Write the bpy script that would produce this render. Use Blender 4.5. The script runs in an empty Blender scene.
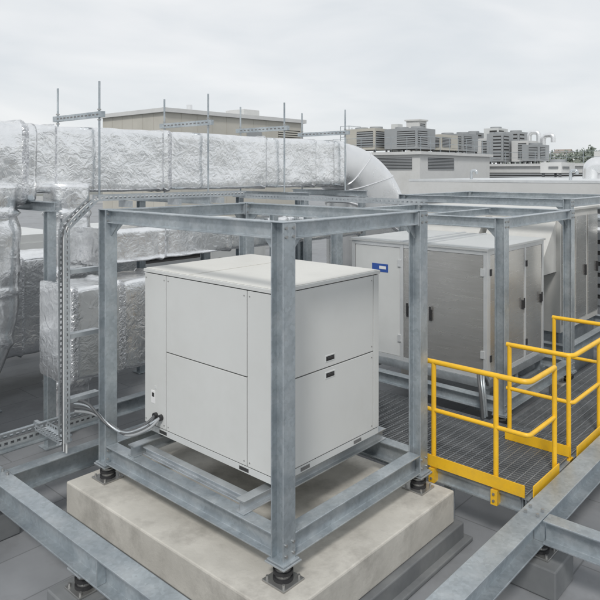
import bpy, math, random
from mathutils import Vector, noise
random.seed(7)
V = Vector
sc = bpy.context.scene

# ------------------------------------------------------------------ materials
def nd(nt, t, **k):
    n = nt.nodes.new(t)
    for a, b in k.items():
        setattr(n, a, b)
    return n

def mat(name, c1, c2=None, rough=.5, metal=0., scale=3., detail=3., bump=0., bscale=None, bdist=.01,
        dist=0., ramp=(.3, .7), spangle=0., rvar=.0, stretch=(1, 1, 1), dirt=None, dirt_amt=0., dirt_scale=.8, dthr=(.48, .7)):
    m = bpy.data.materials.new(name); m.use_nodes = True
    nt = m.node_tree; L = nt.links
    p = nt.nodes['Principled BSDF']
    p.inputs['Roughness'].default_value = rough
    p.inputs['Metallic'].default_value = metal
    tc = nd(nt, 'ShaderNodeTexCoord')
    mp = nd(nt, 'ShaderNodeMapping'); mp.inputs['Scale'].default_value = stretch
    L.new(tc.outputs['Object'], mp.inputs[0])
    if c2 is None: c2 = tuple(x * .88 for x in c1)
    n = nd(nt, 'ShaderNodeTexNoise'); n.inputs['Scale'].default_value = scale
    n.inputs['Detail'].default_value = detail; n.inputs['Roughness'].default_value = .62
    n.inputs['Distortion'].default_value = dist
    L.new(mp.outputs[0], n.inputs['Vector'])
    r = nd(nt, 'ShaderNodeValToRGB')
    r.color_ramp.elements[0].position = ramp[0]; r.color_ramp.elements[1].position = ramp[1]
    r.color_ramp.elements[0].color = (*c2, 1); r.color_ramp.elements[1].color = (*c1, 1)
    L.new(n.outputs['Fac'], r.inputs[0])
    col = r.outputs[0]
    if spangle:
        vo = nd(nt, 'ShaderNodeTexVoronoi'); vo.inputs['Scale'].default_value = 38
        L.new(mp.outputs[0], vo.inputs['Vector'])
        bw = nd(nt, 'ShaderNodeRGBToBW'); L.new(vo.outputs['Color'], bw.inputs[0])
        mr = nd(nt, 'ShaderNodeMapRange'); mr.inputs['To Min'].default_value = 1 - spangle; mr.inputs['To Max'].default_value = 1 + spangle
        L.new(bw.outputs[0], mr.inputs['Value'])
        mx = nd(nt, 'ShaderNodeVectorMath', operation='SCALE')
        L.new(col, mx.inputs[0]); L.new(mr.outputs[0], mx.inputs['Scale'])
        col = mx.outputs[0]
    if dirt:
        n3 = nd(nt, 'ShaderNodeTexNoise'); n3.inputs['Scale'].default_value = dirt_scale
        n3.inputs['Detail'].default_value = 5; n3.inputs['Roughness'].default_value = .7
        L.new(mp.outputs[0], n3.inputs['Vector'])
        r3 = nd(nt, 'ShaderNodeMapRange'); r3.inputs['From Min'].default_value = dthr[0]; r3.inputs['From Max'].default_value = dthr[1]
        r3.inputs['To Max'].default_value = dirt_amt
        L.new(n3.outputs['Fac'], r3.inputs['Value'])
        mm = nd(nt, 'ShaderNodeMix', data_type='RGBA')
        L.new(r3.outputs[0], mm.inputs[0]); L.new(col, mm.inputs[6]); mm.inputs[7].default_value = (*dirt, 1)
        col = mm.outputs[2]
    L.new(col, p.inputs['Base Color'])
    if rvar:
        mr2 = nd(nt, 'ShaderNodeMapRange'); mr2.inputs['To Min'].default_value = rough - rvar; mr2.inputs['To Max'].default_value = rough + rvar
        L.new(n.outputs['Fac'], mr2.inputs['Value']); L.new(mr2.outputs[0], p.inputs['Roughness'])
    if bump:
        n2 = nd(nt, 'ShaderNodeTexNoise'); n2.inputs['Scale'].default_value = bscale or scale * 4
        n2.inputs['Detail'].default_value = 4; n2.inputs['Roughness'].default_value = .6
        n2.inputs['Distortion'].default_value = dist
        L.new(mp.outputs[0], n2.inputs['Vector'])
        b = nd(nt, 'ShaderNodeBump'); b.inputs['Strength'].default_value = bump; b.inputs['Distance'].default_value = bdist
        L.new(n2.outputs['Fac'], b.inputs['Height']); L.new(b.outputs[0], p.inputs['Normal'])
    return m

STEEL = mat('galvanised_steel', (.48, .525, .55), (.32, .36, .39), .36, .6, 2.6, spangle=.12, rvar=.1, dirt=(.62, .64, .65), dirt_amt=.4, dirt_scale=5)
STEELL = mat('zinc_strut', (.58, .61, .63), (.42, .45, .47), .34, .7, 4, spangle=.06)
GRATE = mat('grating_steel', (.34, .355, .37), (.25, .265, .28), .42, .6, 6)
BOLT = mat('bolt_zinc', (.45, .45, .44), None, .35, .8)
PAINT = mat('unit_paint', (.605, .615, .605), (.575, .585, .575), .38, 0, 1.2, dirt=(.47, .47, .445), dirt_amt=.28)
PAINTT = mat('unit_paint_lit_top', (.70, .695, .66), (.63, .625, .59), .5, 0, 1.6, dirt=(.47, .455, .41), dirt_amt=.35)  # same unit paint, sky-lit brightness of the top put into the colour
GAP = mat('dark_gap', (.04, .04, .04), None, .8)
SLOT = mat('base_slot_shadow', (.16, .16, .16), None, .8)
RUB = mat('black_rubber', (.025, .025, .027), None, .6)
PLAST = mat('black_plastic', (.03, .03, .032), None, .4)
FOIL = mat('foil_insulation', (.95, .955, .96), (.85, .86, .87), .20, .93, 4, rvar=.06, bump=.42, bscale=8.5, bdist=.022, dist=1.3)
FOILS = mat('foil_tape_seam', (.92, .925, .93), (.55, .56, .58), .2, .92, 14, bump=.8, bscale=22, bdist=.025, dist=1.0)
SHEET = mat('duct_sheet_metal', (.86, .865, .87), (.76, .77, .78), .28, .8, 1.5, rvar=.05, bump=.06, bscale=1.5, bdist=.03)
STAIN = mat('brushed_panel', (.66, .65, .63), (.58, .57, .55), .26, .8, 3, stretch=(1, 1, 14), rvar=.05)
ALU = mat('aluminium_profile', (.72, .735, .74), (.64, .66, .67), .36, .5, 5)
PALE = mat('pale_panel', (.60, .615, .61), (.55, .565, .56), .45, .05, 2)
CONC = mat('precast_concrete', (.60, .58, .53), (.45, .435, .395), .85, 0, 2.2, 5, bump=.4, bscale=35, bdist=.006, dirt=(.27, .255, .23), dirt_amt=.7, dirt_scale=1.9)
FLASH = mat('grey_flashing', (.19, .20, .205), (.14, .148, .155), .7, 0, 3, bump=.15, dirt=(.32, .32, .31), dirt_amt=.4)
YEL = mat('yellow_paint', (.88, .52, .025), (.82, .47, .02), .36, 0, 5, dirt=(.5, .32, .06), dirt_amt=.35, dirt_scale=7)
BLUE = mat('blue_label', (.03, .09, .35), None, .4)
WHITE = mat('white_label', (.78, .78, .78), None, .4)
BEIGE = mat('beige_cladding', (.50, .485, .435), (.45, .435, .39), .7, 0, .6, dirt=(.36, .345, .30), dirt_amt=.35, dirt_scale=.4)
LWALL = mat('light_cladding', (.62, .625, .615), (.54, .545, .54), .6, 0, .5, dirt=(.40, .40, .385), dirt_amt=.45, dirt_scale=.5)
GWALL = mat('grey_cladding', (.34, .355, .365), (.28, .295, .305), .6, .1, .5)
DARK = mat('dark_louvre', (.12, .125, .13), (.08, .085, .09), .6, .2, 2)
HOOD = mat('pale_grey_unit_paint', (.62, .62, .595), (.56, .56, .54), .5, 0, 2, dirt=(.42, .41, .38), dirt_amt=.35)
ROOFT = mat('tile_roof', (.30, .26, .23), None, .8)
CABLE = mat('grey_cable', (.10, .105, .11), None, .5)
LEAF = mat('foliage_hazed', (.22, .25, .21), (.15, .175, .15), .8, 0, .12)  # greyed and lightened leaves: distance haze mixed into the colour
HILLM = mat('hill_grass_hazed', (.22, .245, .20), (.17, .19, .165), .9, 0, .02)  # grass desaturated, aerial haze painted into its colour
GROUNDM = mat('city_ground', (.20, .205, .19), (.13, .14, .12), .9, 0, .01)

def roof_mat():
    m = mat('roof_membrane', (.285, .295, .31), (.21, .22, .232), .5, 0, 1.1, 4, rvar=.15, bump=.15, bscale=14, bdist=.005,
            dirt=(.13, .13, .13), dirt_amt=.6, dirt_scale=.9)
    nt = m.node_tree; L = nt.links; p = nt.nodes['Principled BSDF']
    src = p.inputs['Base Color'].links[0].from_socket
    tc = nd(nt, 'ShaderNodeTexCoord')
    br = nd(nt, 'ShaderNodeTexBrick')
    br.inputs['Color1'].default_value = (1, 1, 1, 1); br.inputs['Color2'].default_value = (.9, .9, .9, 1)
    br.inputs['Mortar'].default_value = (.55, .55, .55, 1)
    br.inputs['Scale'].default_value = 1; br.inputs['Mortar Size'].default_value = .007
    br.inputs['Brick Width'].default_value = 2.4; br.inputs['Row Height'].default_value = .62
    L.new(tc.outputs['Object'], br.inputs['Vector'])
    mu = nd(nt, 'ShaderNodeMix', data_type='RGBA', blend_type='MULTIPLY'); mu.inputs[0].default_value = .8
    L.new(src, mu.inputs[6]); L.new(br.outputs['Color'], mu.inputs[7]); L.new(mu.outputs[2], p.inputs['Base Color'])
    return m
ROOF = roof_mat()

# ------------------------------------------------------------------ mesh builder
class B:
    def __init__(s):
        s.v = []; s.f = []; s.m = []; s.sm = []; s.mats = []
    def mi(s, m):
        if m not in s.mats: s.mats.append(m)
        return s.mats.index(m)
    def add(s, vs, fs, m, smooth=False):
        o = len(s.v); s.v += [tuple(v) for v in vs]; k = s.mi(m)
        for f in fs:
            s.f.append([i + o for i in f]); s.m.append(k); s.sm.append(smooth)
    def box(s, a, b, m):
        x0, x1 = sorted((a[0], b[0])); y0, y1 = sorted((a[1], b[1])); z0, z1 = sorted((a[2], b[2]))
        vs = [(x0, y0, z0), (x1, y0, z0), (x1, y1, z0), (x0, y1, z0), (x0, y0, z1), (x1, y0, z1), (x1, y1, z1), (x0, y1, z1)]
        s.add(vs, [(3, 2, 1, 0), (4, 5, 6, 7), (0, 1, 5, 4), (1, 2, 6, 5), (2, 3, 7, 6), (3, 0, 4, 7)], m)
    def ext(s, prof, p0, p1, up, m, smooth=False):
        p0 = V(p0); p1 = V(p1); t = (p1 - p0).normalized(); up = V(up)
        y = (up - t * up.dot(t)).normalized(); x = t.cross(y)
        n = len(prof)
        vs = [p0 + x * a + y * b for a, b in prof] + [p1 + x * a + y * b for a, b in prof]
        s.add(vs, [(i, (i + 1) % n, n + (i + 1) % n, n + i) for i in range(n)], m, smooth)
        s.add(vs, [tuple(range(n - 1, -1, -1)), tuple(range(n, 2 * n))], m)
    def cyl(s, p0, p1, r, m, n=16, smooth=True):
        s.ext([(r * math.cos(2 * math.pi * i / n), r * math.sin(2 * math.pi * i / n)) for i in range(n)], p0, p1,
              (1, 0, 0) if abs(V(p1)[0] - V(p0)[0]) < .5 * (V(p1) - V(p0)).length else (0, 0, 1), m, smooth)
    def tube(s, pts, r, m, n=10):
        pts = [V(p) for p in pts]; rings = []
        ref = None
        for i, p in enumerate(pts):
            a = pts[max(i - 1, 0)]; b = pts[min(i + 1, len(pts) - 1)]
            t = (b - a).normalized()
            if ref is None: ref = t.orthogonal().normalized()
            ref = (ref - t * ref.dot(t)).normalized(); y = t.cross(ref)
            rings.append([p + ref * r * math.cos(2 * math.pi * k / n) + y * r * math.sin(2 * math.pi * k / n) for k in range(n)])
        vs = [v for rg in rings for v in rg]; fs = []
        for i in range(len(pts) - 1):
            for k in range(n):
                fs.append((i * n + k, i * n + (k + 1) % n, (i + 1) * n + (k + 1) % n, (i + 1) * n + k))
        s.add(vs, fs, m, True)
        e = (len(pts) - 1) * n
        s.add(vs, [tuple(range(n - 1, -1, -1)), tuple(range(e, e + n))], m)
    def done(s, name, bevel=0.):
        me = bpy.data.meshes.new(name); me.from_pydata(s.v, [], s.f)
        for m in s.mats: me.materials.append(m)
        me.polygons.foreach_set('material_index', s.m); me.polygons.foreach_set('use_smooth', s.sm)
        me.update()
        o = bpy.data.objects.new(name, me); sc.collection.objects.link(o)
        if bevel:
            b = o.modifiers.new('bevel', 'BEVEL'); b.width = bevel; b.segments = 2; b.limit_method = 'ANGLE'; b.angle_limit = math.radians(50)
        return o

def Ip(w, h, tf=.012, tw=.009):       # I profile, top at 0
    a = w / 2; c = tw / 2
    return [(-a, 0), (-a, -tf), (-c, -tf), (-c, -h + tf), (-a, -h + tf), (-a, -h), (a, -h), (a, -h + tf), (c, -h + tf), (c, -tf), (a, -tf), (a, 0)][::-1]
def Hc(w, h, tf=.012, tw=.009):
    return [(a, b + h / 2) for a, b in Ip(w, h, tf, tw)]

def smooth_path(pts, step=.03, rad=.12):
    pts = [V(p) for p in pts]; out = [pts[0]]
    for i in range(1, len(pts) - 1):
        a, b, c = pts[i - 1], pts[i], pts[i + 1]
        d1 = (a - b); d2 = (c - b); r = min(rad, d1.length * .45, d2.length * .45)
        p = b + d1.normalized() * r; q = b + d2.normalized() * r
        for k in range(9):
            t = k / 8; out.append(p * (1 - t) ** 2 + b * 2 * t * (1 - t) + q * t * t)
    out.append(pts[-1]); return out

def spline(pts, n=10):
    pts = [V(p) for p in pts]; P = [pts[0]] + pts + [pts[-1]]; out = []
    for i in range(1, len(P) - 2):
        for k in range(n):
            t = k / n; a, b, c, d = P[i - 1], P[i], P[i + 1], P[i + 2]
            out.append(.5 * ((2 * b) + (c - a) * t + (2 * a - 5 * b + 4 * c - d) * t * t + (3 * b - a - 3 * c + d) * t ** 3))
    out.append(pts[-1]); return out

def resample(pts, step):
    out = [pts[0]]
    for a, b in zip(pts, pts[1:]):
        n = max(1, round((b - a).length / step))
        for k in range(1, n + 1): out.append(a.lerp(b, k / n))
    return out

def duct(Bd, path, side, hw, hh, m, seam, amp=.02, bands=(), rc=.06, step=.05, bandh=.02, bw=.045):
    path = resample([V(p) for p in path], step); S = V(side)
    sec = []
    nn = 12
    def edge(a, b, n): return [(a[0] + (b[0] - a[0]) * k / n, a[1] + (b[1] - a[1]) * k / n) for k in range(n)]
    cs = []
    for cx, cy, a0 in ((hw - rc, hh - rc, 0), (-hw + rc, hh - rc, 90), (-hw + rc, -hh + rc, 180), (hw - rc, -hh + rc, 270)):
        cs.append([(cx + rc * math.cos(math.radians(a0 + t)), cy + rc * math.sin(math.radians(a0 + t))) for t in (0, 30, 60, 90)])
    for i in range(4):
        sec += cs[i][:-1]; sec += edge(cs[i][-1], cs[(i + 1) % 4][0], nn)
    n = len(sec); vs = []; s = 0; segm = []
    for i, p in enumerate(path):
        if i: s += (p - path[i - 1]).length
        T = (path[min(i + 1, len(path) - 1)] - path[max(i - 1, 0)]).normalized(); N = T.cross(S).normalized()
        bd = min([abs(s - b) for b in bands] or [9]); isb = bd < bw
        segm.append(isb)
        pinch = .014 * math.exp(-(bd / .15) ** 2)
        for a, b in sec:
            q = p + S * a + N * b
            push = amp * (noise.noise(q * 1.6) + .5 * noise.noise(q * 5.1)) - pinch
            if isb: push = bandh + .012 * noise.noise(q * 17)
            k = 1 + push / max(hw, hh); vs.append(p + S * a * k + N * b * k)
    fa = []; fb = []
    for i in range(len(path) - 1):
        for k in range(n):
            f = (i * n + k, i * n + (k + 1) % n, (i + 1) * n + (k + 1) % n, (i + 1) * n + k)
            (fb if segm[i] else fa).append(f)
    o = len(Bd.v); Bd.v += [tuple(v) for v in vs]
    for fl, mm in ((fa, m), (fb, seam)):
        k = Bd.mi(mm)
        for f in fl: Bd.f.append([j + o for j in f]); Bd.m.append(k); Bd.sm.append(True)
    e = (len(path) - 1) * n
    for f in (list(range(n - 1, -1, -1)), list(range(e, e + n))):
        Bd.f.append([j + o for j in f]); Bd.m.append(Bd.mi(m)); Bd.sm.append(False)

def perf(Bd, p0, p1, nrm, w, m, side=.04, pitch=.05, rows=2):
    p0 = V(p0); p1 = V(p1); T = (p1 - p0); L = T.length; T.normalize(); N = V(nrm); N = (N - T * N.dot(T)).normalized(); X = T.cross(N)
    k = max(1, int(L / pitch)); dl = L / k
    sl = w / (rows * 2 + 1)
    vs = []; fs = []
    def q(a, b, s0, s1, h0=0, h1=0):
        o = len(vs)
        vs.extend([p0 + X * a + T * s0 + N * h0, p0 + X * b + T * s0 + N * h1, p0 + X * b + T * s1 + N * h1, p0 + X * a + T * s1 + N * h0]); fs.append((o, o + 1, o + 2, o + 3))
    for j in range(rows * 2 + 1):
        a = -w / 2 + j * sl; b = a + sl
        if j % 2 == 0: q(a, b, 0, L)
        else:
            for i in range(k): q(a, b, i * dl, i * dl + dl * .4)
    for sg in (-1, 1):
        a = sg * w / 2
        q(a, a, 0, L, 0, side * .35); q(a, a, 0, L, side * .7, side)
        for i in range(k): q(a, a, i * dl, i * dl + dl * .45, side * .35, side * .7)
    Bd.add(vs, fs, m)

# site coordinates (metres right of / away from the survey point) -> roof grid
def W(x, d): return (-3.315 + .669 * x + .743 * d, -3.146 - .743 * x + .669 * d)

ZR = -.62
# ------------------------------------------------------------------ ground, roof
g = B(); g.box((-3000, -3000, -16), (3000, 3000, -14), GROUNDM); g.done('ground')
g = B(); g.box((-30, -30, ZR - .6), (80, 60, ZR), ROOF); g.box((-29.8, -29.8, -13.99), (79.8, 59.8, ZR - .6), LWALL)
for a, b in (((-30, -30), (80, -29.7)), ((-30, 59.7), (80, 60)), ((-30, -29.69), (-29.7, 59.69)), ((79.7, -29.69), (80, 59.69))):
    g.box((*a, ZR + .003), (*b, .3), LWALL)
g.done('flat_roof')

# ------------------------------------------------------------------ concrete base
c = B(); c.box((-.30, -.27, -.44), (1.98, 2.52, -.15), CONC)
c.done('concrete_plinth', .014)
c = B(); c.box((-.36, -.33, ZR + .003), (2.05, 2.6, -.443), FLASH)
c.box((-.42, -.39, ZR + .003), (2.11, 2.66, ZR + .04), FLASH); c.done('plinth_kerb', .01)

def isolator(x, y, ztop, zbot, s=1.):
    b = B(); w = .085 * s
    b.box((x - w * 1.15, y - w * 1.15, zbot + .002), (x + w * 1.15, y + w * 1.15, zbot + .016), BOLT)
    h = ztop - zbot - .03
    z = zbot + .016; n = 5
    for i in range(n):
        z0 = z + h * i / n; z1 = z + h * (i + 1) / n
        r = (.052 if i % 2 else .066) * s
        b.cyl((x, y, z0), (x, y, z1), r, RUB if i % 2 == 0 else BOLT, 24)
    b.box((x - w, y - w, z + h), (x + w, y + w, ztop - .002), STEELL)
    for sx in (-1, 1):
        for sy in (-1, 1):
            b.cyl((x + sx * w * .85, y + sy * w * .85, zbot + .016), (x + sx * w * .85, y + sy * w * .85, zbot + .04), .011, BOLT, 6, False)
    b.done('vibration_isolator', .002)

# ------------------------------------------------------------------ steel frames
def bolt(b, p, axis, r=.012, h=.012):
    p = V(p); b.cyl(p, p + V(axis) * h, r, BOLT, 6, False)

def frame(x0, x1, y0, y1, z0, z1, ps, hb, ht, name, cross=(), base=True):
    b = B()
    h = ps / 2
    for x in (x0, x1):
        for y in (y0, y1):
            b.ext(Hc(ps, ps, .012, .01), (x, y, z0 + .014), (x, y, z1 - .008), (0, 1, 0), STEEL)
            b.box((x - h - .02, y - h - .02, z0), (x + h + .02, y + h + .02, z0 + .014), STEEL)
            b.box((x - h - .004, y - h - .004, z1 - .008), (x + h + .004, y + h + .004, z1), STEEL)
            for sx in (-1, 1):
                bolt(b, (x + sx * h * .6, y - h, z1 - ht * .35), (0, -1, 0)); bolt(b, (x + sx * h * .6, y - h, z1 - ht * .85), (0, -1, 0))
                bolt(b, (x + sx * h * .6, y - h, z0 + hb * .35), (0, -1, 0)); bolt(b, (x + sx * h * .6, y - h, z0 + hb * .8), (0, -1, 0))
            gx = 1 if x == x0 else -1; gy = 1 if y == y0 else -1
            t = .006; gz = z1 - ht - .001
            L1 = .13
            b.add([(x + gx * h, y - t, gz), (x + gx * (h + L1), y - t, gz), (x + gx * h, y - t, gz - L1),
                   (x + gx * h, y + t, gz), (x + gx * (h + L1), y + t, gz), (x + gx * h, y + t, gz - L1)],
                  [(0, 1, 2), (5, 4, 3), (0, 3, 4, 1), (1, 4, 5, 2), (2, 5, 3, 0)], STEEL)
            b.add([(x - t, y + gy * h, gz), (x - t, y + gy * (h + L1), gz), (x - t, y + gy * h, gz - L1),
                   (x + t, y + gy * h, gz), (x + t, y + gy * (h + L1), gz), (x + t, y + gy * h, gz - L1)],
                  [(0, 1, 2), (5, 4, 3), (0, 3, 4, 1), (1, 4, 5, 2), (2, 5, 3, 0)], STEEL)
    e = h + .002
    for y in (y0, y1):
        b.ext(Ip(.09, ht), (x0 + e, y, z1 - .004), (x1 - e, y, z1 - .004), (0, 0, 1), STEEL)
        if base: b.ext(Ip(.12, hb), (x0 + e, y, z0 + hb + .016), (x1 - e, y, z0 + hb + .016), (0, 0, 1), STEEL)
        for x, sg in ((x0 + h, 1), (x1 - h, -1)):
            b.box((x + sg * .003, y - .055, z1 - ht - .012), (x + sg * .015, y - .006, z1 - .018), STEELL)
    for x in (x0, x1):
        b.ext(Ip(.09, ht), (x, y0 + e, z1 - .004), (x, y1 - e, z1 - .004), (0, 0, 1), STEEL)
        if base: b.ext(Ip(.12, hb), (x, y0 + e, z0 + hb + .016), (x, y1 - e, z0 + hb + .016), (0, 0, 1), STEEL)
    for y in cross:
        b.ext(Ip(.07, ht * .8), (x0 + .05, y, z1 - .02), (x1 - .05, y, z1 - .02), (0, 0, 1), STEEL)
    b.done(name, .003)

frame(0, 1.8, 0, 2.29, 0, 2.4, .125, .17, .125, 'steel_equipment_frame', cross=())
for x, y in ((0, 0), (1.8, 0), (0, 2.29), (1.8, 2.29)): isolator(x, y, 0, -.15, 1.1)
frame(3.66, 5.78, .045, 2.45, -.0, 2.23, .12, .14, .12, 'steel_equipment_frame', cross=(1.2,))
for x, y in ((3.66, .045), (5.78, .045), (3.66, 2.45), (5.78, 2.45)):
    b = B(); b.box((x - .2, y - .2, ZR + .003), (x + .2, y + .2, -.15), CONC); b.done('concrete_pier', .01)
    isolator(x, y, 0, -.15)
frame(6.5, 9.0, .3, 3.2, 0.0, 2.35, .12, .14, .12, 'steel_equipment_frame')

# skids below unit
b = B()
for y in (.42, 1.86):
    b.ext(Ip(.09, .10), (-.03, y, .288), (1.83, y, .288), (0, 0, 1), STEELL)
b.ext(Ip(.07, .07), (.10, .47, .262), (.10, 1.81, .262), (0, 0, 1), STEELL)
b.ext(Ip(.07, .07), (1.70, .47, .262), (1.70, 1.81, .262), (0, 0, 1), STEELL)
for x in (.35, 1.45):
    for y in (.42, 1.86): b.cyl((x, y, .289), (x, y, .335), .045, RUB, 18)
b.done('skid_beams', .002)

# ------------------------------------------------------------------ main AC unit
def ac_unit():
    u0, u1, v0, v1, z0, z1 = .22, 1.60, .294, 2.01, .335, 1.82
    b = B()
    b.box((u0 + .02, v0 + .02, z0 + .02), (u1 - .02, v1 - .02, z1), GAP)
    b.box((u0 + .006, v0 + .006, z0), (u1 - .006, v1 - .006, z0 + .055), PALE)
    zb = z0 + .06; zm = 1.11; g = .005
    def pu(va, vb, za, zc, m=PAINT): b.box((u0, va + g, za + g), (u0 + .02, vb - g, zc - g), m)
    pu(v0 + .0, v0 + .312, zb, z1 - .012)
    pu(v0 + .312, v0 + 1.383, zb, zm); pu(v0 + .312, v0 + 1.383, zm, z1 - .012)
    pu(v0 + 1.383, v1, zb, z1 - .012)
    def pv(ua, ub, za, zc, m=PAINT): b.box((ua + g, v0, za + g), (ub - g, v0 + .02, zc - g), m)
    pv(u0 + .02, u1 - .09, zb, zm); pv(u0 + .02, u1 - .09, zm, z1 - .012); pv(u1 - .09, u1, zb, z1 - .012)
    b.box((u1 - .02, v0 + .02, zb), (u1, v1, z1 - .012), PAINT); b.box((u0 + .02, v1 - .02, zb), (u1 - .02, v1, z1 - .012), PAINT)
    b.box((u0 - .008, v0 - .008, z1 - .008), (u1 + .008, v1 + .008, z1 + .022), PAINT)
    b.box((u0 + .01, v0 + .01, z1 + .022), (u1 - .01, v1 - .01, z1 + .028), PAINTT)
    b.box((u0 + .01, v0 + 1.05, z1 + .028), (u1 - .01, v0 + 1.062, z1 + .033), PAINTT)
    for z in (1.045, 1.185):
        x = u0 + .664
        b.box((x - .055, v0 - .004, z - .02), (x + .055, v0 + .004, z + .02), GAP)
        b.box((x - .065, v0 - .003, z - .03), (x + .065, v0 + .003, z + .03), PALE)
        b.box((x - .045, v0 - .012, z - .006), (x + .045, v0 - .004, z + .012), PLAST)
    y = v0 + 1.58
    b.box((u0 - .003, y - .03, .60), (u0 + .003, y + .03, .72), WHITE); b.box((u0 - .004, y - .02, .66), (u0 + .003, y + .02, .70), GAP)
    b.box((u0 - .003, y - .05, .74), (u0 + .003, y - .02, .77), PALE)
    for vv in (v0 + 1.45, v0 + 1.53): b.cyl((u0 - .03, vv, .5), (u0 + .01, vv, .5), .028, PLAST, 16)
    for vv in (v0 + .03, v0 + .28, v0 + .345, v0 + 1.35, v0 + 1.41, v0 + 1.69):
        for zz in (zb + .04, z1 - .06): b.cyl((u0 - .004, vv, zz), (u0 + .002, vv, zz), .006, BOLT, 8)
    for uu in (u0 + .05, u1 - .12):
        for zz in (zb + .04, zm - .05, zm + .05, z1 - .06): b.cyl((uu, v0 - .004, zz), (uu, v0 + .002, zz), .006, BOLT, 8)
    for k in (.30, 1.38): b.box((u0 + .003, v0 + k, z0 + .012), (u0 + .008, v0 + k + .11, z0 + .042), GAP)
    for k in (.3, 1.0): b.box((u0 + k, v0 + .003, z0 + .012), (u0 + k + .11, v0 + .008, z0 + .042), SLOT)
    b.done('air_conditioning_unit', .004)
ac_unit()

# ------------------------------------------------------------------ second unit
def ahu():
    u0, u1, v0, v1, z0, z1 = 3.88, 5.62, .33, 2.35, .16, 1.80
    b = B(); pr = .05
    b.box((u0 + .02, v0 + .02, z0 + .1), (u1 - .02, v1 - .02, z1 - .01), GAP)
    b.box((u0 - .01, v0 - .01, z0), (u1 + .01, v1 + .01, z0 + .1), STEELL)
    zb = z0 + .102
    ts = [0, .86, 1.20, 2.02]
    for t in ts:
        a = min(max(v0 + t - pr / 2, v0), v1 - pr)
        b.box((u0, a, zb), (u0 + .04, a + pr, z1), ALU)
    for i in range(3):
        a = v0 + ts[i] + pr * (1 if i == 0 else .5) + .003; c = v0 + ts[i + 1] - pr * (1 if i == 2 else .5) - .003
        for z in (zb, z1 - pr): b.box((u0 + .001, a - .002, z), (u0 + .04, c + .002, z + pr), ALU)
        b.box((u0 + .008, a + .004, zb + pr + .004), (u0 + .03, c - .004, z1 - pr - .004), STAIN if i != 2 else PALE)
        if i != 1:
            for zz in (zb + .25, z1 - .3): b.box((u0 - .012, a - .02, zz), (u0 + .006, a + .03, zz + .09), ALU)
        y = c - .07
        if i != 2:
            b.box((u0 - .018, y - .018, .86), (u0 + .006, y + .018, 1.0), PLAST); b.box((u0 - .03, y - .012, .9), (u0 - .016, y + .012, 1.04), PLAST)
    b.box((u0 + .004, v0 + 1.42, 1.40), (u0 + .0085, v0 + 1.68, 1.51), BLUE); b.box((u0 + .002, v0 + 1.45, 1.44), (u0 + .0045, v0 + 1.56, 1.48), WHITE)
    us = [0, .52, 1.12, 1.74]
    for t in us:
        a = min(max(u0 + t - pr / 2, u0 + .041), u1 - pr)
        b.box((a, v0, zb), (a + pr, v0 + .04, z1), ALU)
    for i in range(3):
        a = u0 + us[i] + (.095 if i == 0 else pr / 2 + .003); c = u0 + us[i + 1] - (pr if i == 2 else pr / 2) - .003
        for z in (zb, z1 - pr): b.box((a - .002, v0 + .001, z), (c + .002, v0 + .04, z + pr), ALU)
        b.box((a + .004, v0 + .008, zb + pr + .004), (c - .004, v0 + .03, z1 - pr - .004), STAIN)
        x = c - .06
        for zz in ((.95,) if i else (.55, 1.35)):
            b.box((x - .016, v0 - .018, zz), (x + .016, v0 + .006, zz + .12), PLAST); b.box((x - .01, v0 - .03, zz + .02), (x + .01, v0 - .016, zz + .15), PLAST)
        for zz in (zb + .2, z1 - .3): b.box((a - .02, v0 - .012, zz), (a + .02, v0 + .004, zz + .08), PLAST)
    b.box((u1 - .03, v0 + .04, zb), (u1, v1, z1), PALE); b.box((u0 + .05, v1 - .02, zb), (u1 - .03, v1, z1), PALE)
    b.box((u0 - .02, v0 - .02, z1 + .002), (u1 + .02, v1 + .02, z1 + .03), PALE)
    for t in ts[1:3]: b.box((u0, v0 + t - .02, z1 + .03), (u1, v0 + t + .02, z1 + .045), ALU)
    for x in (u0 + .05, u1 - .05, (u0 + u1) / 2):
        for y in (v0 + .05, v1 - .05): b.box((x - .04, y - .04, .02), (x + .04, y + .04, z0), STEEL)
    for y in (v0 + .05, v1 - .05): b.box((3.725, y - .04, -.06), (5.71, y + .04, .02), STEEL)
    b.done('air_handling_unit', .003)
ahu()

# third unit, with sloped rain hoods
def hood_unit(u0, u1, v0, v1, z0, z1, name, n=2):
    b = B()
    b.box((u0, v0, z0), (u1, v1, z1), HOOD); b.box((u0 - .03, v0 - .03, z1 + .002), (u1 + .03, v1 + .03, z1 + .04), HOOD)
    w = (v1 - v0) / n
    for i in range(n):
        a = v0 + i * w + .06; c = a + w - .12; zt = z1 - .12; zb = z1 - .95; o = .62
        b.add([(u0 - .003, a, zt), (u0 - .003, c, zt), (u0 - o, c, zb + .18), (u0 - o, a, zb + .18), (u0 - .003, a, zb), (u0 - .003, c, zb), (u0 - o, c, zb), (u0 - o, a, zb)],
              [(0, 3, 2, 1), (0, 4, 7, 3), (1, 2, 6, 5), (3, 7, 6, 2)], HOOD)
        for k in range(5): b.box((u0 - o + .02, a + .02, zb + .03 * k - .02), (u0 - .05, c - .02, zb + .03 * k - .01), DARK)
    m = 3; pw = (u1 - u0) / m
    for i in range(m):
        b.box((u0 + i * pw + .05, v0 - .018, z0 + .12), (u0 + (i + 1) * pw - .05, v0 - .003, z1 - .1), STAIN)
        b.box((u0 + (i + 1) * pw - .14, v0 - .05, z0 + .8), (u0 + (i + 1) * pw - .11, v0 - .018, z0 + .98), PLAST)
    b.box((u0 + .05, v0 + .05, ZR + .003), (u1 - .05, v1 - .05, z0), STEEL)
    b.done(name, .01)
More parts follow.
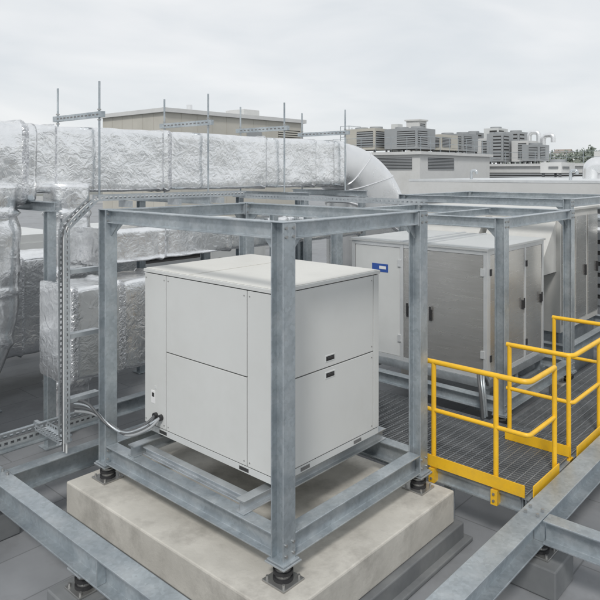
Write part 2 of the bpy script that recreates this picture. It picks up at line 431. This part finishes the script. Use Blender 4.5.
hood_unit(7.0, 8.8, .6, 3.0, .2, 2.12, 'rooftop_air_handler')
hood_unit(8.5, 10.6, -2.4, -.3, .1, 1.7, 'rooftop_air_handler')

# ------------------------------------------------------------------ main ducts
d = B()
hangers = [1.41, 3.34, 5.11, 6.885]
duct(d, [(.45, 5.4, 2.92), (7.0, 5.4, 2.92)], (0, 1, 0), .5, .45, FOIL, FOILS, .014, bands=[.35, 2.05, 2.16, 4.25, 5.6, 6.15], rc=.05)
d.done('insulated_duct')
d = B()
duct(d, [(-3.6, 5.38, 2.86), (.52, 5.38, 2.86)], (0, 1, 0), .58, .53, FOIL, FOILS, .025, bands=[.6, 2.1, 3.95], rc=.14)
xx = -.32
path = [V((xx, 5.2, 2.6)), V((xx, 5.2, 1.1))]
for k in range(1, 13):
    a = math.radians(90 * k / 12); path.append(V((xx - .78 * (1 - math.cos(a)), 5.2, 1.1 - .78 * math.sin(a))))
path.append(V((-4, 5.2, .32)))
duct(d, path, (0, 1, 0), .6, .60, FOIL, FOILS, .03, bands=[.35, 1.3, 1.75, 2.2, 2.7, 3.6], rc=.22)
d.done('insulated_duct')

# turning elbow of bare sheet metal: rounded section sweeping over and down
d = B(); n = 36; rings = []
RX, RZ = 2.75, 2.35; SN = 40
def ering(O, I, hw, grow=0.):
    O = V((O[0], 5.4, O[1])); I = V((I[0], 5.4, I[1])); c_ = (O + I) / 2; e_ = (O - I) / 2; L_ = e_.length; e_.normalize(); out = []
    for j in range(SN):
        t = 2 * math.pi * j / SN; ca, sa = math.cos(t), math.sin(t); p_ = .48
        x = math.copysign(abs(ca) ** p_, ca); y = math.copysign(abs(sa) ** p_, sa)
        out.append(c_ + e_ * (L_ + grow) * y + V((0, 1, 0)) * (hw + grow) * x)
    return out
def OI(a): return ((7.0 + RX * math.sin(a), 1.02 + RZ * math.cos(a)), (7.0 + .35 * math.sin(a), 2.12 + .35 * math.cos(a)))
for k in range(n + 1): rings.append(ering(*OI(math.radians(90 * k / n)), .5))
rings.append(ering((7.0 + RX, ZR + .01), (7.35, ZR + .01), .5))
vs = [v for r in rings for v in r]
d.add(vs, [(i * SN + j, i * SN + (j + 1) % SN, (i + 1) * SN + (j + 1) % SN, (i + 1) * SN + j) for i in range(len(rings) - 1) for j in range(SN)], SHEET, True)
for deg in (1, 22.5, 45, 67.5, 89):
    r_ = ering(*OI(math.radians(deg)), .5, .008); d.tube(r_ + [r_[0]], .012 if 5 < deg < 85 else .03, SHEET, 6)
d.done('duct_elbow')

# lower ducts behind the frame
d = B()
duct(d, [(.22, 3.75, .95), (3.0, 3.75, .95)], (0, 1, 0), .35, .52, FOIL, FOILS, .018, bands=[.04, .62, 1.3, 2.1, 2.7], rc=.05)
duct(d, [(1.0, 4.3, 1.80), (6.4, 4.3, 1.80)], (0, 1, 0), .28, .22, FOIL, FOILS, .012, bands=[.04, .9, 2.1, 3.3, 4.5, 5.3], rc=.05)
duct(d, [(-5, 7.0, .7), (3.2, 7.0, .7)], (0, 1, 0), .5, .75, FOIL, FOILS, .02, bands=[.5, 1.9, 3.3, 4.7, 6.1, 7.5], rc=.06)
d.done('insulated_duct')
d = B()
duct(d, [(.95, 4.85, 2.6), (.95, 4.85, 1.0), (.95, 4.85, -.5)], (0, 1, 0), .26, .27, FOIL, FOILS, .02, bands=[.4, 1.15, 1.9, 2.6], rc=.18)
d.done('duct_drop')
d = B()
duct(d, [(2.35, 3.1, .85), (2.35, 4.3, .85)], (1, 0, 0), .45, .4, FOIL, FOILS, .015, bands=[.3, .9], rc=.05)
d.done('insulated_duct')

for x in (.50, 2.95, 5.2, 6.9):
    b = B()
    for y in (4.42, 6.1):
        b.ext(Hc(.11, .11), (x, y, ZR + .02), (x, y, 2.26), (0, 1, 0), STEEL); b.box((x - .1, y - .1, ZR + .003), (x + .1, y + .1, ZR + .02), STEEL)
    b.ext(Ip(.1, .12), (x, 4.3, 2.385), (x, 6.25, 2.385), (0, 0, 1), STEEL)
    b.done('duct_support_trestle', .003)
for x in (3.9, 4.7):
    b = B(); b.ext(Hc(.1, .1), (x, 3.9, ZR + .003), (x, 3.9, 2.2), (0, 1, 0), STEEL); b.ext(Hc(.08, .08), (x, 3.96, 2.1), (x, 6.0, 2.1), (0, 0, 1), STEEL); b.done('steel_post')

for x in hangers:
    b = B()
    for y in (4.82, 5.98):
        b.cyl((x, y, 2.385), (x, y, 4.0), .016, STEEL, 8)
        for z in (3.46, 3.60): b.cyl((x, y, z), (x, y, z + .018), .026, BOLT, 6, False)
    b.box((x - .03, 4.72, 3.50), (x + .03, 6.08, 3.58), STEEL)
    for k in range(12): b.box((x - .033, 4.8 + k * .1, 3.53), (x - .0305, 4.85 + k * .1, 3.55), SLOT)
    b.done('duct_hanger_bracket')

# ------------------------------------------------------------------ cable tray
b = B()
P = [(-.31, 2.48, .25), (-.31, 2.48, 2.22), (-.02, 2.48, 2.47), (1.92, 2.48, 2.47)]
up = [(-1, 0, 0), (-.6, 0, .8), (0, 0, 1)]
for (a, c), n_ in zip(zip(P, P[1:]), up): perf(b, a, c, n_, .11, STEELL, .06, .05)
perf(b, (1.95, 2.52, 2.44), (1.95, .02, 2.44), (0, 0, 1), .10, STEELL, .05, .05)
for k in range(4):
    o = -.035 + k * .023
    b.tube(smooth_path([(-.335, 2.48 + o, .15), (-.335, 2.48 + o, 2.24), (-.03, 2.48 + o, 2.50), (1.9, 2.48 + o, 2.50)], rad=.15), .010, CABLE if k % 2 else PALE, 8)
for x in (.3, .9, 1.5): b.box((x - .02, 2.36, 2.40), (x + .02, 2.55, 2.465), STEELL)
for z in (.6, 1.2, 1.8): b.box((-.30, 2.44, z), (.0, 2.52, z + .04), STEELL)
b.done('cable_tray')
b = B(); perf(b, (-3.0, 3.1, .13), (.35, 3.1, .13), (0, 0, 1), .16, STEELL, .07, .06, 3)
perf(b, (-.31, 3.0, .22), (-.31, 2.5, .22), (0, 0, 1), .12, STEELL, .06, .05)
for k in range(3): b.tube(spline([(-3, 3.06 + .04 * k, .16), (-1.5, 3.08 + .03 * k, .16), (.3, 3.05 + .04 * k, .16)]), .014, CABLE, 8)
for x in (-2.4, -1.2, -.1): b.box((x - .02, 2.84, .05), (x + .02, 3.55, .1), STEELL)
b.done('cable_tray')
b = B()
for k in range(4):
    o = k * .035
    b.tube(spline([(-.26, 2.47 - o * .3, .62 - o), (-.14 + o * .5, 2.40 - o * .3, .56 - o), (-.06 + o * .6, 2.22 - o, .40 - o * .5), (.02, 2.06 - o, .345 - o * .1), (.10, 1.87 - .03 * k, .42), (.2, 1.824 - .08 * (k % 2), .5)], 12), .013, [CABLE, STEELL, CABLE, GWALL][k], 10)
b.done('flexible_conduit')
b = B()
for k in range(3): b.tube(spline([(3.5 + .05 * k, .2, -.05), (3.48 + .05 * k, .22, .25), (3.6 + .06 * k, .3, .42), (3.8 + .03 * k, .31, .3), (3.86, .31, .22)], 10), .018, STEEL if k else CABLE, 10)
b.done('flexible_conduit')

# ------------------------------------------------------------------ walkway
ZG = -.06
b = B()
def grate(x0, x1, y0, y1):
    n = int((x1 - x0) / .042)
    for i in range(n + 1):
        x = x0 + (x1 - x0) * i / n; b.box((x - .003, y0, ZG - .03), (x + .003, y1, ZG), GRATE)
    n = int((y1 - y0) / .085)
    for i in range(n + 1):
        y = y0 + (y1 - y0) * i / n; b.box((x0, y - .004, ZG - .008), (x1, y + .004, ZG - .001), GRATE)
    for y in (y0, y1): b.ext(Ip(.06, .12), (x0, y, ZG - .034), (x1, y, ZG - .034), (0, 0, 1), STEEL)
    for x in (x0, x1): b.ext(Ip(.06, .12), (x, y0 + .04, ZG - .035), (x, y1 - .04, ZG - .035), (0, 0, 1), STEEL)
grate(2.16, 3.54, -.86, 2.6); grate(3.60, 8.0, -.86, -.06)
for x in (2.2, 3.5, 5.0, 6.5, 7.9):
    for y in (-.8, -.1): b.box((x - .035, y - .035, ZR + .003), (x + .035, y + .035, ZG - .036), STEEL)
b.done('grating_walkway')

def railing(path, posts, z0=ZG, z1=.93, toe=True, name='safety_railing'):
    b = B()
    zt = z1
    b.tube(smooth_path([(x, y, zt) for x, y in path], rad=.09), .024, YEL, 14)
    zm = z0 + .53
    b.tube(smooth_path([(x, y, zm) for x, y in path], rad=.05), .020, YEL, 12)
    for x, y in posts:
        b.tube([(x, y, z0 - .16), (x, y, zt)], .023, YEL, 14)
        b.box((x - .045, y - .03, z0 - .15), (x + .045, y + .03, z0 - .02), YEL)
        bolt(b, (x - .046, y, z0 - .05), (-1, 0, 0)); bolt(b, (x - .046, y, z0 - .11), (-1, 0, 0))
    if toe:
        for (x0, y0), (x1, y1) in zip(path, path[1:]):
            if abs(x0 - x1) < 1e-6: b.box((x0 - .045, min(y0, y1) + .02, z0 + .005), (x0 - .035, max(y0, y1) - .0, z0 + .11), YEL)
            else: b.box((min(x0, x1), y0 - .045, z0 + .005), (max(x0, x1), y0 - .035, z0 + .11), YEL)
    b.done(name)
railing([(2.13, .13), (2.13, -.9), (2.72, -.9)], [(2.13, .03), (2.13, -.6), (2.72, -.9)])
railing([(3.2, -.22), (3.2, -.9), (4.75, -.9), (7.6, -.9)], [(3.2, -.25), (3.2, -.86), (4.0, -.9), (4.8, -.9), (5.7, -.9), (6.6, -.9)])
railing([(4.8, -.1), (4.8, -.86)], [(4.8, -.12)], toe=False)

# ------------------------------------------------------------------ loose steel beams of the support grid
def beam(p0, p1, w, h, name='steel_beam', plates=()):
    b = B(); b.ext(Ip(w, h, .014, .01), p0, p1, (0, 0, 1), STEEL)
    p0 = V(p0); p1 = V(p1); T = (p1 - p0).normalized(); S = V((-T.y, T.x, 0))
    for t in plates:
        q = p0 + T * t
        for sg in (-1, 1):
            c = q + S * sg * (w / 4 + .003)
            b.ext([(-w / 4 + .006, 0), (w / 4 - .006, 0), (w / 4 - .006, .01), (-w / 4 + .006, .01)], c + V((0, 0, -.016)), c + V((0, 0, -h + .016)), tuple(T), STEEL)
    b.done(name, .003)
beam((-.80, 6.0, 0), (-.80, -3.2, 0), .17, .22, plates=[1, 3.12, 5, 7])
beam((-4.0, 2.79, -.004), (-.89, 2.79, -.004), .14, .2)
beam((-.71, 2.79, -.004), (2.05, 2.79, -.004), .14, .2)
beam((-4.0, 3.69, -.01), (-.89, 3.69, -.01), .12, .18); beam((-.71, 3.69, -.01), (2.9, 3.69, -.01), .12, .18)
beam((-1.5, -1.07, 0), (9.0, -1.07, 0), .19, .22, plates=[3.3, 5.1, 7])
beam((1.82, -1.17, -.006), (1.82, -6, -.006), .14, .19)
beam((4.6, -1.17, -.006), (4.6, -6, -.006), .14, .19)
b = B()
for x, y in ((-.80, 2.79), (1.82, -1.07), (4.6, -1.07), (-.8, 3.69)):
    for sx in (-.05, .05):
        for sy in (-.05, .05): b.cyl((x + sx, y + sy, .001), (x + sx, y + sy, .022), .014, BOLT, 6, False)
b.cyl((-.86, 2.86, 0), (-.86, 2.86, .12), .01, BOLT, 8)
b.done('junction_bolts')
for x, y in ((1.95, -1.07), (4.35, -1.07), (6.6, -1.07), (-.8, 3.0), (-.8, 1.3), (1.82, -3.0), (-2.8, 2.79), (-.8, -.7)):
    b = B(); b.box((x - .2, y - .2, ZR + .003), (x + .2, y + .2, -.38), FLASH); b.done('concrete_pier', .012)
    isolator(x, y, -.222, -.38, 1.1)
b = B()
b.tube(spline([(-3, .5, ZR + .03), (-1.5, .62, ZR + .03), (-.6, .9, ZR + .03), (-.5, 2.2, ZR + .03), (-.55, 4, ZR + .03)]), .022, CABLE, 8)
b.tube([(2.6, -6, ZR + .09), (2.6, -1.6, ZR + .09), (9, -1.6, ZR + .09)], .03, STEELL, 10)
for k in range(7): b.box((2.9 + k * .9, -1.68, ZR + .003), (3.0 + k * .9, -1.52, ZR + .06), RUB)
b.done('roof_conduit')

# ------------------------------------------------------------------ buildings in the background
def louvres(b, p, q, n, m=DARK, axis='u', off=.04):
    z0, z1 = p[2], q[2]; dz = (z1 - z0) / n
    if axis == 'u':
        b.box((p[0], p[1] - .015, z0), (q[0], p[1] - .004, z1), GAP)
        for k in range(n): b.box((p[0], p[1] - off, z0 + k * dz), (q[0], p[1] - .016, z0 + k * dz + dz * .6), m)
    else:
        b.box((p[0] - .015, p[1], z0), (p[0] - .004, q[1], z1), GAP)
        for k in range(n): b.box((p[0] - off, p[1], z0 + k * dz), (p[0] - .016, q[1], z0 + k * dz + dz * .6), m)

u, v = W(-6.29, 30)
b = B(); zt = 5.55
b.box((u, v, ZR + .003), (u + 9.66, v + 5.4, zt), BEIGE)
b.box((u - .15, v - .15, zt + .003), (u + 9.8, v + 5.5, zt + .2), LWALL)
louvres(b, (u + 7.6, v, 3.6), (u + 9.4, v, 5.1), 12, BEIGE)
for k in range(1, 8): b.box((u + k * .95 - .01, v - .012, 0), (u + k * .95 + .01, v - .003, zt), BEIGE)
for k in range(1, 6): b.box((u - .012, v + k * .9 - .01, 0), (u - .003, v + k * .9 + .01, zt), BEIGE)
b.box((u + 5.2, v - .03, 3.0), (u + 6.3, v - .004, 4.9), GWALL)
b.cyl((u + 3, v + 2, zt), (u + 3, v + 2, zt + .7), .15, SHEET); b.box((u + 6.4, v + 1.5, zt + .22), (u + 7.6, v + 3, zt + .7), LWALL)
b.done('plant_room_building')

def fan_unit(b, u0, v0, z0, su, sv, h, m=GWALL, lm=None, fans=True):
    lm = lm or GWALL
    b.box((u0, v0, z0 + .2), (u0 + su, v0 + sv, z0 + h), m)
    for a in (.05, su - .15):
        for c in (.05, sv - .15): b.box((u0 + a, v0 + c, z0), (u0 + a + .1, v0 + c + .1, z0 + .2), DARK)
    louvres(b, (u0 + .15, v0, z0 + .4), (u0 + su * .55, v0, z0 + h - .2), 7, lm, 'u')
    louvres(b, (u0, v0 + .15, z0 + .4), (u0, v0 + sv * .6, z0 + h - .2), 7, lm, 'v')
    b.box((u0 + su * .6, v0 - .015, z0 + .35), (u0 + su - .1, v0 - .003, z0 + h - .15), m)
    if fans:
        n = max(1, int(sv / 1.3))
        for i in range(n):
            b.cyl((u0 + su / 2, v0 + (i + .5) * sv / n, z0 + h), (u0 + su / 2, v0 + (i + .5) * sv / n, z0 + h + .16), min(su, sv / n) * .36, GWALL, 20)

u, v = W(7.83, 42)
b = B(); zt = 3.9
b.box((u, v, ZR + .003), (u + 10.1, v + 7.5, zt), LWALL); b.box((u - .2, v - .2, zt + .003), (u + 10.3, v + 7.7, zt + .2), LWALL)
louvres(b, (u, v + .6, 2.9), (u, v + 6.8, 3.7), 8, GWALL, 'v')
louvres(b, (u + 1, v, 2.9), (u + 4.5, v, 3.7), 8, GWALL, 'u')
b.done('service_building')
for i in range(3):
    b = B(); fan_unit(b, u + .6 + 3.2 * i, v + .6, zt + .21, 2.4, 2.6, [1.6, 1.3, 1.5][i], [GWALL, BEIGE, GWALL][i], fans=i != 1); b.done('condenser_unit')
b = B(); fan_unit(b, u + .3, v + 3.8, zt + .21, 2.2, 2.6, 1.7, BEIGE); b.done('condenser_unit')
b = B(); b.box((u + 5.4, v + 3.4, zt + .21), (u + 6.5, v + 4.5, zt + 2.7), LWALL); b.box((u + 5.3, v + 3.3, zt + 2.703), (u + 6.6, v + 4.6, zt + 2.82), LWALL)
louvres(b, (u + 5.6, v + 3.4, zt + 1.6), (u + 6.3, v + 3.4, zt + 2.5), 6, GWALL); b.done('exhaust_stack')
b = B(); b.box((u + 2.6, v + 3.4, zt + .21), (u + 3.2, v + 4.0, zt + 2.3), PALE); b.done('exhaust_stack')
b = B()
for x in (u + 1.0, u + 2.4):
    for y in (v + 6.6, v + 7.4): b.cyl((x, y, zt), (x, y, zt + 2.2), .035, STEELL, 6)
for z in (zt + 1.4, zt + 1.8, zt + 2.2):
    b.box((u + 1, v + 6.57, z), (u + 2.4, v + 6.62, z + .04), STEELL); b.box((u + .97, v + 6.6, z), (u + 1.02, v + 7.4, z + .04), STEELL)
b.done('access_scaffold')
b = B()
for k in range(9):
    b.cyl((u - .15 + k * 1.25, v - .15, zt + .2), (u - .15 + k * 1.25, v - .15, zt + 1.2), .022, STEEL, 6)
for z in (.75, 1.18): b.box((u - .15, v - .165, zt + z), (u + 9.9, v - .135, zt + z + .03), STEEL)
for k in range(6): b.cyl((u - .15, v + .9 + k * 1.25, zt + .2), (u - .15, v + .9 + k * 1.25, zt + 1.2), .022, STEEL, 6)
for z in (.75, 1.18): b.box((u - .165, v - .1, zt + z), (u - .135, v + 7.2, zt + z + .03), STEEL)
b.done('roof_guardrail')

b = B(); b.box((46, 3, ZR + .003), (66, 27, 3.2), LWALL); b.box((45.8, 2.8, 3.203), (66.2, 27.2, 3.4), LWALL)
louvres(b, (46, 5, 1.6), (46, 25, 2.7), 6, GWALL, 'v'); b.done('service_building')
for i, (vv, h, m) in enumerate(((23.0, 2.6, GWALL), (21.2, 2.2, LWALL), (19.6, 2.5, GWALL), (18.0, 1.9, LWALL), (16.6, 1.5, GWALL), (11.5, .9, LWALL), (8, .8, PALE))):
    b = B(); fan_unit(b, 46.6 + (i % 2) * 1.2, vv, 3.41, 2.0, 1.4, h, m, fans=i % 2 == 0); b.done('condenser_unit')
for i, (vv, h, m) in enumerate(((24.5, 3.0, GWALL), (22.3, 3.3, PALE), (20.4, 2.9, GWALL))):
    b = B(); fan_unit(b, 51.6, vv, 3.41, 2.0, 1.4, h, m); b.done('condenser_unit')
b = B()
for k, vv in enumerate((17.6, 18.8)):
    b.tube(smooth_path([(50.0, vv, 3.3), (50.0, vv, 5.8 + .3 * k), (50.0, vv - .8, 5.8 + .3 * k), (50.0, vv - .8, 5.2)], rad=.4), .2, SHEET, 14)
b.done('vent_pipe')
b = B()
for k in range(20): b.cyl((46, 3.5 + k * 1.2, 3.4), (46, 3.5 + k * 1.2, 4.3), .022, STEEL, 6)
for z in (3.85, 4.28): b.box((45.985, 3.2, z), (46.015, 26.5, z + .03), STEEL)
b.done('roof_guardrail')

# nearer low annexe with white fascia
b = B(); b.box((16.3, -9, ZR + .003), (36, 8.8, 1.9), GWALL); b.box((16, -9.3, 1.903), (36.3, 9.1, 2.42), LWALL); b.box((15.99, -9.31, 2.422), (36.31, 9.11, 2.5), ALU)
for k in range(14): b.box((16.27, -8.5 + k * 1.25, .3), (16.297, -7.4 + k * 1.25, 1.7), DARK)
b.done('annexe_building')
b = B()
b.tube(smooth_path([(23, 5.2, 2.5), (23, 5.2, 3.0), (23, 1.0, 3.0), (23, -1.0, 3.0), (23, -1.0, 2.5)], rad=.4), .34, SHEET, 20)
for k in range(6): b.cyl((23, 4.5 - k * 1.0, 3.0), (23, 4.46 - k * 1.0, 3.0), .36, STEELL, 20)
b.done('ventilation_duct')
b = B(); fan_unit(b, 27.5, 8.0, 2.51, 1.8, 1.0, .7, LWALL); b.done('condenser_unit')
b = B(); fan_unit(b, 28.5, 5.2, 2.51, 2.2, 1.6, .75, GWALL); b.done('condenser_unit')
b = B()
for k in range(4): b.tube(smooth_path([(17.5, 7.5 - k * 3.4, 2.5), (17.5, 7.5 - k * 3.4, 2.8), (17.5, 7.3 - k * 3.4, 2.8), (17.5, 7.3 - k * 3.4, 2.68)], rad=.08), .05, STEELL, 8)
b.done('vent_pipe')

b = B()
for k, z in enumerate((1.5, 1.75, 2.0)):
    b.tube([(11.2 + .2 * k, -7, z), (11.2 + .2 * k, 9, z)], .07, [SHEET, STEELL, PALE][k], 10)
for k in range(9):
    b.box((11.1, -6.5 + k * 1.9, ZR + .003), (11.18, -6.42 + k * 1.9, 2.1), STEEL)
b.done('pipe_rack')
b = B(); fan_unit(b, 11.8, 4.2, ZR + .003, 2.2, 3.6, 2.4, LWALL); b.done('condenser_unit')
b = B(); fan_unit(b, 11.8, .2, ZR + .003, 2.2, 3.2, 2.3, GWALL); b.done('condenser_unit')
b = B(); fan_unit(b, 11.9, -4.6, ZR + .003, 2.2, 3.6, 2.1, PALE); b.done('condenser_unit')
b = B(); fan_unit(b, 3.6, 8.2, ZR + .003, 4.4, 2.0, 2.2, PALE); b.done('condenser_unit')
b = B(); fan_unit(b, -1.5, 8.6, ZR + .003, 4.4, 2.0, 2.2, PALE); b.done('condenser_unit')

# ------------------------------------------------------------------ hill, trees, houses
cx, cy = W(262, 430)
N_ = 40; R = 180; vs = []; fs = []
def hh(x, y):
    r = math.hypot(x, y) / R
    return -14.5 + 31 * max(0, math.cos(min(1, r) * math.pi / 2)) ** .9 + 3 * noise.noise(V((x / 40, y / 40, 0))) * (1 - min(1, r))
for i in range(N_ + 1):
    for j in range(N_ + 1):
        x = (i / N_ * 2 - 1) * R; y = (j / N_ * 2 - 1) * R; vs.append((cx + x, cy + y, hh(x, y)))
for i in range(N_):
    for j in range(N_): a = i * (N_ + 1) + j; fs.append((a, a + N_ + 1, a + N_ + 2, a + 1))
b = B(); b.add(vs, fs, HILLM, True); b.done('hill')
b = B(); vs = []; fs = []
for t in range(420):
    a = random.uniform(0, 6.28); rr = R * math.sqrt(random.random()) * .95
    x, y = rr * math.cos(a), rr * math.sin(a); z = hh(x, y); s = random.uniform(3, 5.5); H = random.uniform(4, 7)
    b.cyl((cx + x, cy + y, z - 1), (cx + x, cy + y, z + H * .6), .3, BEIGE, 5)
    for k in range(60):
        q = V((random.gauss(0, .42), random.gauss(0, .42), random.gauss(0, .34)))
        p = V((cx + x, cy + y, z + H * .75)) + V((q.x * s, q.y * s, q.z * H * .8))
        d1 = V((random.uniform(-1, 1), random.uniform(-1, 1), random.uniform(-1, 1))).normalized() * random.uniform(.4, 1.0)
        d2 = d1.orthogonal().normalized() * random.uniform(.4, .9)
        o = len(vs); vs += [p - d1 - d2, p + d1 - d2, p + d1 + d2, p - d1 + d2]; fs.append((o, o + 1, o + 2, o + 3))
b.add(vs, fs, LEAF); b.done('distant_trees')
for t in range(16):
    a = random.uniform(2.0, 5.5); rr = R * random.uniform(.15, .8); x, y = rr * math.cos(a), rr * math.sin(a); z = hh(x, y); w = random.uniform(5, 9); l = w * 1.3; h = random.uniform(5, 7)
    X, Y = cx + x, cy + y
    b = B(); b.box((X, Y, z - 3), (X + w, Y + l, z + h), LWALL)
    b.add([(X - .4, Y - .4, z + h), (X + w + .4, Y - .4, z + h), (X + w + .4, Y + l + .4, z + h), (X - .4, Y + l + .4, z + h), (X + w / 2, Y - .4, z + h + 2.4), (X + w / 2, Y + l + .4, z + h + 2.4)],
          [(0, 1, 4), (2, 3, 5), (1, 2, 5, 4), (3, 0, 4, 5), (3, 2, 1, 0)], ROOFT)
    for k in range(3):
        for zz in (.8, 3.2): b.box((X - .05, Y + l * (.15 + .28 * k), z + zz), (X - .01, Y + l * (.15 + .28 * k) + 1.1, z + zz + 1.4), DARK); b.box((X + w * (.12 + .28 * k), Y - .05, z + zz), (X + w * (.12 + .28 * k) + 1, Y - .01, z + zz + 1.4), DARK)
    b.done('hillside_house')

# ------------------------------------------------------------------ sky + sun
w = bpy.data.worlds.new('World'); sc.world = w; w.use_nodes = True; nt = w.node_tree; L = nt.links
for n in list(nt.nodes): nt.nodes.remove(n)
out = nd(nt, 'ShaderNodeOutputWorld')
elev = math.radians(46); az = math.atan2(-.86, -.51)
sky = nd(nt, 'ShaderNodeTexSky', sky_type='NISHITA'); sky.sun_disc = False; sky.sun_elevation = elev; sky.sun_rotation = az
bg1 = nd(nt, 'ShaderNodeBackground'); bg1.inputs[1].default_value = .09; L.new(sky.outputs[0], bg1.inputs[0])
tc = nd(nt, 'ShaderNodeTexCoord'); mp = nd(nt, 'ShaderNodeMapping'); mp.inputs['Scale'].default_value = (1, 1, 3.4)
L.new(tc.outputs['Generated'], mp.inputs[0])
nz = nd(nt, 'ShaderNodeTexNoise'); nz.inputs['Scale'].default_value = 3.0; nz.inputs['Detail'].default_value = 4; nz.inputs['Roughness'].default_value = .5; nz.inputs['Distortion'].default_value = .3
L.new(mp.outputs[0], nz.inputs['Vector'])
cr = nd(nt, 'ShaderNodeValToRGB'); cr.color_ramp.elements[0].position = .36; cr.color_ramp.elements[1].position = .64
cr.color_ramp.elements[0].color = (.76, .795, .825, 1); cr.color_ramp.elements[1].color = (.92, .93, .94, 1)
L.new(nz.outputs['Fac'], cr.inputs[0])
bg2 = nd(nt, 'ShaderNodeBackground'); bg2.inputs[1].default_value = 1.0; L.new(cr.outputs[0], bg2.inputs[0])
mx = nd(nt, 'ShaderNodeMixShader'); mx.inputs[0].default_value = .92
L.new(bg1.outputs[0], mx.inputs[1]); L.new(bg2.outputs[0], mx.inputs[2]); L.new(mx.outputs[0], out.inputs[0])
sd = bpy.data.lights.new('sun', 'SUN'); sd.energy = 1.9; sd.angle = math.radians(10); sd.color = (1, .97, .93)
so = bpy.data.objects.new('sun', sd); sc.collection.objects.link(so)
dirv = V((math.sin(az) * math.cos(elev), math.cos(az) * math.cos(elev), math.sin(elev)))
so.rotation_euler = dirv.to_track_quat('Z', 'Y').to_euler(); so.location = (0, 0, 20)

# ------------------------------------------------------------------ camera
cd = bpy.data.cameras.new('camera'); co = bpy.data.objects.new('camera', cd); sc.collection.objects.link(co)
cd.sensor_width = 36; cd.lens = 38.6; cd.shift_y = -128 / 600; cd.clip_end = 5000; cd.clip_start = .05
co.location = (-3.315, -3.146, 2.75); co.rotation_euler = (math.radians(90), 0, math.radians(-48))
sc.camera = co
sc.view_settings.view_transform = 'Standard'; sc.view_settings.look = 'None'; sc.view_settings.exposure = 0
